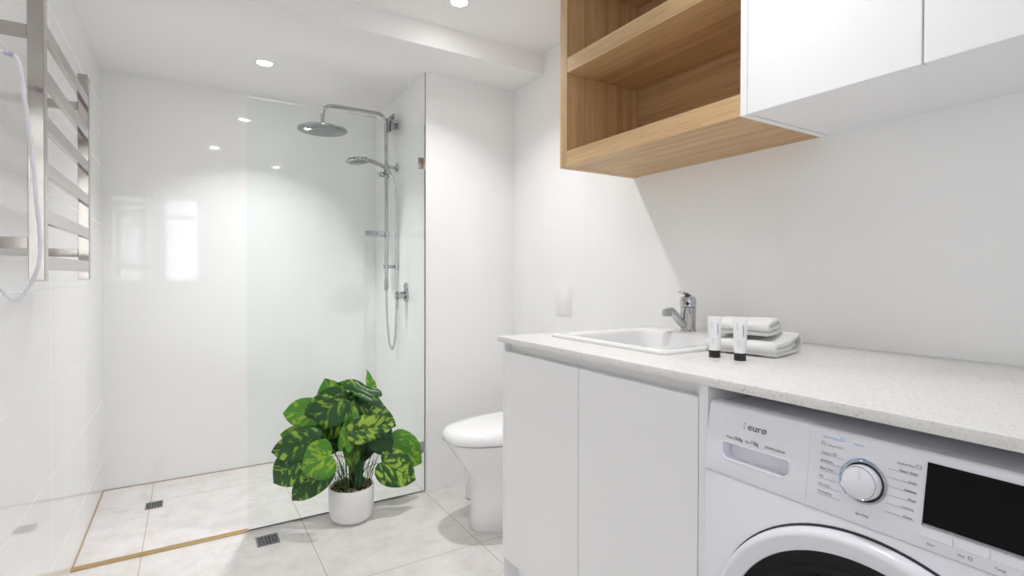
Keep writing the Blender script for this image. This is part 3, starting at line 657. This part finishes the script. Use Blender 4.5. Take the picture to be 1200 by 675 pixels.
ptext('Refresh', 0.423, 0.880, 0.0046, 'blue2', 'programme_print'); ptext('Spin Only', 0.4135, 0.105, 0.0048, 'ink3', 'programme_print')
for s, y in (('Start', 0.320), ('Dry', 0.285), ('Temp', 0.247), ('Spin', 0.209), ('Delay', 0.172)): ptext(s, y, 0.052, 0.0048, 'ink3', 'button_print')
def icon(y, v, w_, h_, mm):
    b = BM(); h = h_ / 0.1334; k = 0.0007
    for a0, a1, c0, c1 in ((y, y - w_, v, v + k / 0.1334), (y, y - w_, v + h, v + h + k / 0.1334), (y, y - k, v, v + h), (y - w_, y - w_ - k, v, v + h)):
        q = ((a0, c0), (a0, c1), (a1, c1), (a1, c0)); loft(b, [[pp(y_, v_, 0.0003) for y_, v_ in q], [pp(y_, v_, 0.0007) for y_, v_ in q]])
    obj('panel_icon', b, mm, t, 0)
icon(0.4435, 0.885, 0.0045, 0.005, 'blue2'); icon(0.472, 0.792, 0.0045, 0.0045, 'ink2'); icon(0.339, 0.800, 0.0058, 0.0045, 'ink2'); icon(0.453, 0.69, 0.004, 0.004, 'ink2'); icon(0.274, 0.052, 0.0038, 0.0038, 'ink2')
for y0, y1, v in [(0.4725, 0.436, 0.675 - k * 0.097) for k in range(6)] + [(0.374, 0.337, 0.715 - k * 0.0945) for k in range(6)]:
    b = BM(); q = ((y0, v), (y0, v + 0.004), (y1, v + 0.004), (y1, v)); loft(b, [[pp(y_, v_, 0.0003) for y_, v_ in q], [pp(y_, v_, 0.0005) for y_, v_ in q]]); obj('guide_line', b, 'ink2', t, 0)
# door
DC = Vector((0.884, 0.395, 0.468)); A = axis(DC, (-1, 0, 0))
obj('door_gap_shade', lathe(BM(), [(0.2745, 0.0), (0.2740, 0.0022), (0.2680, 0.0026)], A, 96, False, False), 'app_gap_shade', t, 40)  # dark ring painting the shadow line between door ring and body
dr_ = obj('door', lathe(BM(), [(0.2705, 0.0010), (0.2715, 0.006), (0.2700, 0.015), (0.2655, 0.021), (0.2600, 0.0235), (0.2560, 0.0225), (0.2470, 0.0195), (0.2400, 0.0175), (0.2360, 0.0150), (0.2345, 0.0090)], A, 110, False, False), 'app', t, 40)
obj('door_gasket', lathe(BM(), [(0.2348, 0.0120), (0.2280, 0.0100), (0.2120, 0.0045), (0.2080, 0.0055), (0.2040, 0.0035), (0.1960, 0.0025)], A, 96, False, False), 'rubber', dr_, 40)
obj('door_glass', lathe(BM(), [(0.1962, 0.0026), (0.185, 0.0070), (0.150, 0.0130), (0.10, 0.0165), (0.05, 0.0180), (0.0, 0.0185)], A, 96, False, False), 'drum', dr_, 60)
for y in (0.15, 0.64):
    for x in (0.94, 1.42): obj('foot', lathe(BM(), [(0.02, 0.0), (0.022, 0.003), (0.018, 0.013)], Matrix.Translation((x, y, 0)), 20), 'rubber', t)

# ------------------------------------------------------------------ wall units
UT = 2.300
t = thing('open_shelf_unit', 'oak open shelf unit fixed to the right wall above the sink', 'shelf unit', (W, 1.245, ZU))
obj('side_panel', box(BM(), UF, W, 1.5945, U1, ZU, UT, 0.0006, 1), 'oak_z', t, 0)
obj('back_panel', box(BM(), W - 0.016, W, U2 + 0.0005, 1.5940, ZU + 0.0615, UT - 0.05), 'oak_y', t, 0)
obj('bottom_panel', box(BM(), UF, W, U2 + 0.0005, 1.5938, ZU + 0.0008, ZU + 0.0585, 0.0006, 1), 'oak_y', t, 0)
obj('shelf', box(BM(), UF + 0.0008, W - 0.0165, U2 + 0.0005, 1.5938, 1.9105, 1.9675, 0.0006, 1), 'oak_y', t, 0)
obj('top_panel', box(BM(), UF + 0.001, W, U2 + 0.0005, 1.5938, 2.2505, UT), 'oak_y', t, 0)

t = thing('wall_cabinet', 'white wall cabinet with flat doors beside the oak open shelves', 'wall cabinet', (W, 0.45, ZU))
YE = 0.050
obj('side_panel', box(BM(), UF, W, U2 - 0.0190, U2, ZU, UT, 0.0006, 1), 'lacquer', t, 0)
obj('side_panel', box(BM(), UF + 0.021, W, YE, YE + 0.018, ZU + 0.003, UT), 'lacquer', t, 0)
obj('bottom_panel', box(BM(), UF + 0.021, W, YE + 0.0185, U2 - 0.0205, ZU + 0.003, ZU + 0.021), 'lacquer', t, 0)
obj('top_panel', box(BM(), UF + 0.021, W, YE + 0.0185, U2 - 0.0205, UT - 0.018, UT), 'lacquer', t, 0)
for y0, y1 in ((U3 + 0.0018, U2 - 0.0205), (YE, U3 - 0.0018)):
    obj('door', box(BM(), UF, UF + 0.019, y0, y1, ZU + 0.0005, UT, 0.001, 1), 'lacquer', t, 0)

# ------------------------------------------------------------------ potted plant
PX, PY, PH = 0.645, 2.484, 0.160
t = thing('potted_plant', 'leafy variegated green plant in a round white pot on the floor', 'plant', (PX, PY, 0))
A = Matrix.Translation((PX, PY, 0))
obj('pot', lathe(BM(), [(0.060, 0.0), (0.074, 0.003), (0.088, 0.013), (0.097, 0.032), (0.101, 0.060), (0.1025, 0.10), (0.1025, PH - 0.002), (0.1010, PH), (0.0955, PH), (0.0945, PH - 0.002), (0.0935, PH - 0.05)], A, 64), 'pot', t, 45)
b = BM(); lathe(b, [(0.0945, PH - 0.016), (0.05, PH - 0.013), (0.0, PH - 0.012)], A, 40, False, False); obj('soil', b, 'soil', t)
b = BM()
for i in range(150):
    a = random.uniform(0, 2 * PI); r = 0.088 * math.sqrt(random.random()); s = random.uniform(0.004, 0.008)
    mt = Matrix.Translation((PX + r * math.cos(a), PY + r * math.sin(a), PH - 0.011 + random.uniform(0, 0.004))) @ Matrix.Rotation(random.uniform(0, 6), 4, 'Z') @ Matrix.Diagonal((s * 1.3, s, s * 0.75, 1))
    bmesh.ops.create_icosphere(b, subdivisions=1, radius=1.0, matrix=mt)
o = obj('pebbles', b, 'pebble', t, 60); o['kind'] = 'stuff'
RT = Vector((0.9653, -0.2612, 0)); UPV = Vector((0.06, 0.23, 0.97)).normalized()
EDGE = catmull([(0.0, 0.0, 0), (-0.085, 0.10, 0), (-0.105, 0.25, 0), (-0.01, 0.42, 0), (0.18, 0.50, 0), (0.42, 0.49, 0), (0.64, 0.40, 0), (0.82, 0.25, 0), (0.93, 0.10, 0), (1.0, 0.0, 0)], 3)
def make_leaf(c, length, width, ang, pitch, roll, m, fold=0.30, droop=0.35, wav=0.045):
    tip = RT * math.cos(math.radians(ang)) + UPV * math.sin(math.radians(ang))
    n0 = Vector((-0.22, -0.86, 0.46)).normalized()
    nn = (n0 - tip * n0.dot(tip)).normalized(); sd = nn.cross(tip)
    R1 = Matrix.Rotation(math.radians(pitch), 3, sd) ; tip = R1 @ tip; nn = R1 @ nn
    R2 = Matrix.Rotation(math.radians(roll), 3, tip); sd = R2 @ sd; nn = R2 @ nn
    b = BM(); nx = len(EDGE); k = 5; grid = []
    ph = random.uniform(0, 6)
    for i, e in enumerate(EDGE):
        s = i / (nx - 1); mid = max(0.0, e.x * 0.9 + 0.1 * s) if e.x > 0 else s * 0.25
        row = []
        for j in range(-k, k + 1):
            f = abs(j) / k; x = mid + (e.x - mid) * f; y = e.y * f * (1 if j > 0 else -1)
            z = fold * abs(y) * (1 - 0.35 * abs(y)) - droop * max(0, x) ** 2 * 0.6 - 0.10 * y * y + wav * math.sin(x * 9 + ph + (1.3 if j > 0 else 0)) * f * f - (fold * 0.5 * y * y * 2)
            row.append(b.verts.new((x * length, y * width, z * length)))
        grid.append(row)
    for a, c_ in zip(grid, grid[1:]):
        for j in range(2 * k):
            try: b.faces.new((a[j], a[j + 1], c_[j + 1], c_[j]))
            except ValueError: pass
    bmesh.ops.remove_doubles(b, verts=b.verts, dist=1e-5)
    bmesh.ops.recalc_face_normals(b, faces=b.faces)
    o = obj('leaf', b, m, t, 0, True)
    o.data.polygons.foreach_set('use_smooth', [True] * len(o.data.polygons))
    md = o.modifiers.new('s', 'SOLIDIFY'); md.thickness = 0.0006
    base = Vector(c) - tip * length * 0.45
    m4 = Matrix((( tip.x, sd.x, nn.x, 0), (tip.y, sd.y, nn.y, 0), (tip.z, sd.z, nn.z, 0), (0, 0, 0, 1)))
    ml = Matrix.Translation(base - t.location) @ m4; o.matrix_local = ml
    # petiole, a sub-part, from the leaf's notch down to the soil
    ra = random.uniform(0, 2 * PI); foot = Vector((PX + 0.03 * math.cos(ra), PY + 0.03 * math.sin(ra), PH - 0.022))
    mid = foot.lerp(base, 0.55); mid.z = foot.z + (base.z - foot.z) * 0.75 + 0.02
    q = catmull([foot, foot.lerp(mid, 0.5) * 0.6 + Vector((foot.x, foot.y, (foot.z + mid.z) / 2)) * 0.4, mid, base + tip * 0.004], 6)
    inv = ml.inverted()
    b = BM(); tube(b, [inv @ (p - t.location) for p in q], 0.0022, 8, 0.0016)
    obj('petiole', b, 'stem', o, 40, True)
    return o
PXM = 0.00375
LV = [  # centre, length px, width px, tip angle, pitch, roll, finish
    ((0.565, 2.520, 0.580), 42, 40, 108, -8, 8, 'leafb'), ((0.428, 2.500, 0.525), 40, 38, 172, 0, 0, 'leafb'),
    ((0.510, 2.430, 0.532), 58, 44, 208, 12, -15, 'leafd'), ((0.403, 2.490, 0.428), 34, 28, 168, 0, 0, 'leafb'),
    ((0.672, 2.455, 0.615), 52, 24, 146, 5, 25, 'leafd'), ((0.749, 2.520, 0.620), 34, 13, 97, 0, 30, 'leafb'),
    ((0.744, 2.460, 0.500), 68, 46, -24, 12, -22, 'leafd'), ((0.718, 2.390, 0.441), 56, 34, 8, 10, 25, 'leafv'),
    ((0.620, 2.400, 0.464), 56, 22, 74, -6, 30, 'leafb'), ((0.395, 2.440, 0.395), 56, 38, 188, 8, -10, 'leafd'),
    ((0.372, 2.450, 0.300), 48, 46, 212, 6, 4, 'leafd'), ((0.466, 2.365, 0.339), 36, 46, 196, 4, 0, 'leafb'),
    ((0.446, 2.410, 0.234), 54, 34, 218, 6, 0, 'leafd'), ((0.564, 2.500, 0.393), 46, 40, 245, 0, 0, 'leafk'),
    ((0.775, 2.440, 0.355), 40, 34, -58, 5, 0, 'leafk'), ((0.915, 2.500, 0.262), 52, 48, -35, 0, 5, 'leafb'),
    ((0.848, 2.410, 0.213), 52, 46, -28, 5, -4, 'leafv'), ((0.676, 2.450, 0.222), 38, 12, 80, 0, 30, 'leafk'),
    ((0.720, 2.520, 0.330), 44, 34, 262, 0, 0, 'leafk'), ((0.606, 2.515, 0.429), 50, 32, 105, 0, 0, 'leafk'),
    ((0.552, 2.480, 0.456), 42, 36, 225, 0, 0, 'leafd'), ((0.690, 2.500, 0.540), 46, 36, 60, 0, -10, 'leafd'),
    ((0.640, 2.480, 0.345), 44, 20, 95, 0, 20, 'leafb'), ((0.760, 2.500, 0.425), 50, 36, -30, 0, 10, 'leafd'),
]
for c, l_, w_, a, p_, r_, mm in LV: make_leaf(c, l_ * PXM, w_ * PXM, a, p_, r_, mm)
tr = catmull([(PX - 0.002, PY - 0.01, PH - 0.03), (PX, PY - 0.012, PH + 0.06), (PX - 0.004, PY - 0.008, PH + 0.14)], 6)
obj('trunk', tube(BM(), tr, 0.012, 12, 0.009), 'trunk', t)
for i in range(9):
    a = i * 0.7; e = Vector((PX + 0.055 * math.cos(a) + 0.0, PY + 0.02 * math.sin(a) - 0.01, PH + random.uniform(0.22, 0.32)))
    q = catmull([(PX + 0.008 * math.cos(a), PY - 0.012 + 0.006 * math.sin(a), PH + 0.06), (PX + 0.016 * math.cos(a), PY - 0.012 + 0.008 * math.sin(a), PH + 0.14), e], 6)
    obj('stem', tube(BM(), q, 0.0042, 8, 0.0028), 'stem', t)
for i in range(46):
    sgn = -1 if i % 2 else 1
    f = Vector((PX + sgn * random.uniform(0.025, 0.075), PY + random.uniform(-0.045, 0.035), PH - 0.024))
    e = f + Vector((sgn * random.uniform(-0.01, 0.085), random.uniform(-0.03, 0.03), random.uniform(0.10, 0.20)))
    if e.y > 2.58: e.y = 2.57
    q = catmull([f, f.lerp(e, 0.5) + Vector((-sgn * 0.006, 0, 0.01)), e], 5)
    obj('thin_stem', tube(BM(), q, 0.0013, 6, 0.0008), 'dstem' if i % 3 else 'stem', t)
for i in range(26):
    sgn = -1 if i % 2 else 1
    f = Vector((PX + sgn * random.uniform(0.03, 0.07), PY + random.uniform(-0.05, 0.03), PH - 0.022))
    e = f + Vector((random.uniform(-0.02, 0.02), random.uniform(-0.012, 0.012), random.uniform(0.03, 0.06)))
    b = BM(); tube(b, [f, f.lerp(e, 0.5), e], 0.003, 5, 0.0006); obj('grass_blade', b, 'stem', t)

# ------------------------------------------------------------------ camera
R_ = Vector((0.85192758, -0.52365478, 0.0022519)); U_ = Vector((0.0031312, 0.00939425, 0.99995097)); F_ = Vector((0.52365026, 0.85187876, -0.00964289))
cam = bpy.data.cameras.new('camera'); co = bpy.data.objects.new('camera', cam); C.objects.link(co)
co.matrix_world = Matrix(((R_.x, U_.x, -F_.x, 0), (R_.y, U_.y, -F_.y, 0), (R_.z, U_.z, -F_.z, 1.14), (0, 0, 0, 1)))
cam.sensor_width = 36.0; cam.lens = 615.05 / 1200 * 36; cam.shift_y = -(337.5 - 329.603) / 1200; cam.clip_start = 0.02
S.camera = co

# ------------------------------------------------------------------ world, colour management
w = bpy.data.worlds.new('world'); S.world = w; w.use_nodes = True
bg = w.node_tree.nodes['Background']; bg.inputs[0].default_value = (0.85, 0.92, 1.0, 1); bg.inputs[1].default_value = 0.35
S.view_settings.view_transform = 'Standard'; S.view_settings.look = 'None'; S.view_settings.gamma = 1.0; S.view_settings.use_curve_mapping = False
S.view_settings.exposure = 1.2
cy = S.cycles
cy.max_bounces = 14; cy.diffuse_bounces = 12; cy.glossy_bounces = 8; cy.transparent_max_bounces = 16; cy.blur_glossy = 0.8
cy.sample_clamp_indirect = 8.0; cy.use_denoising = True
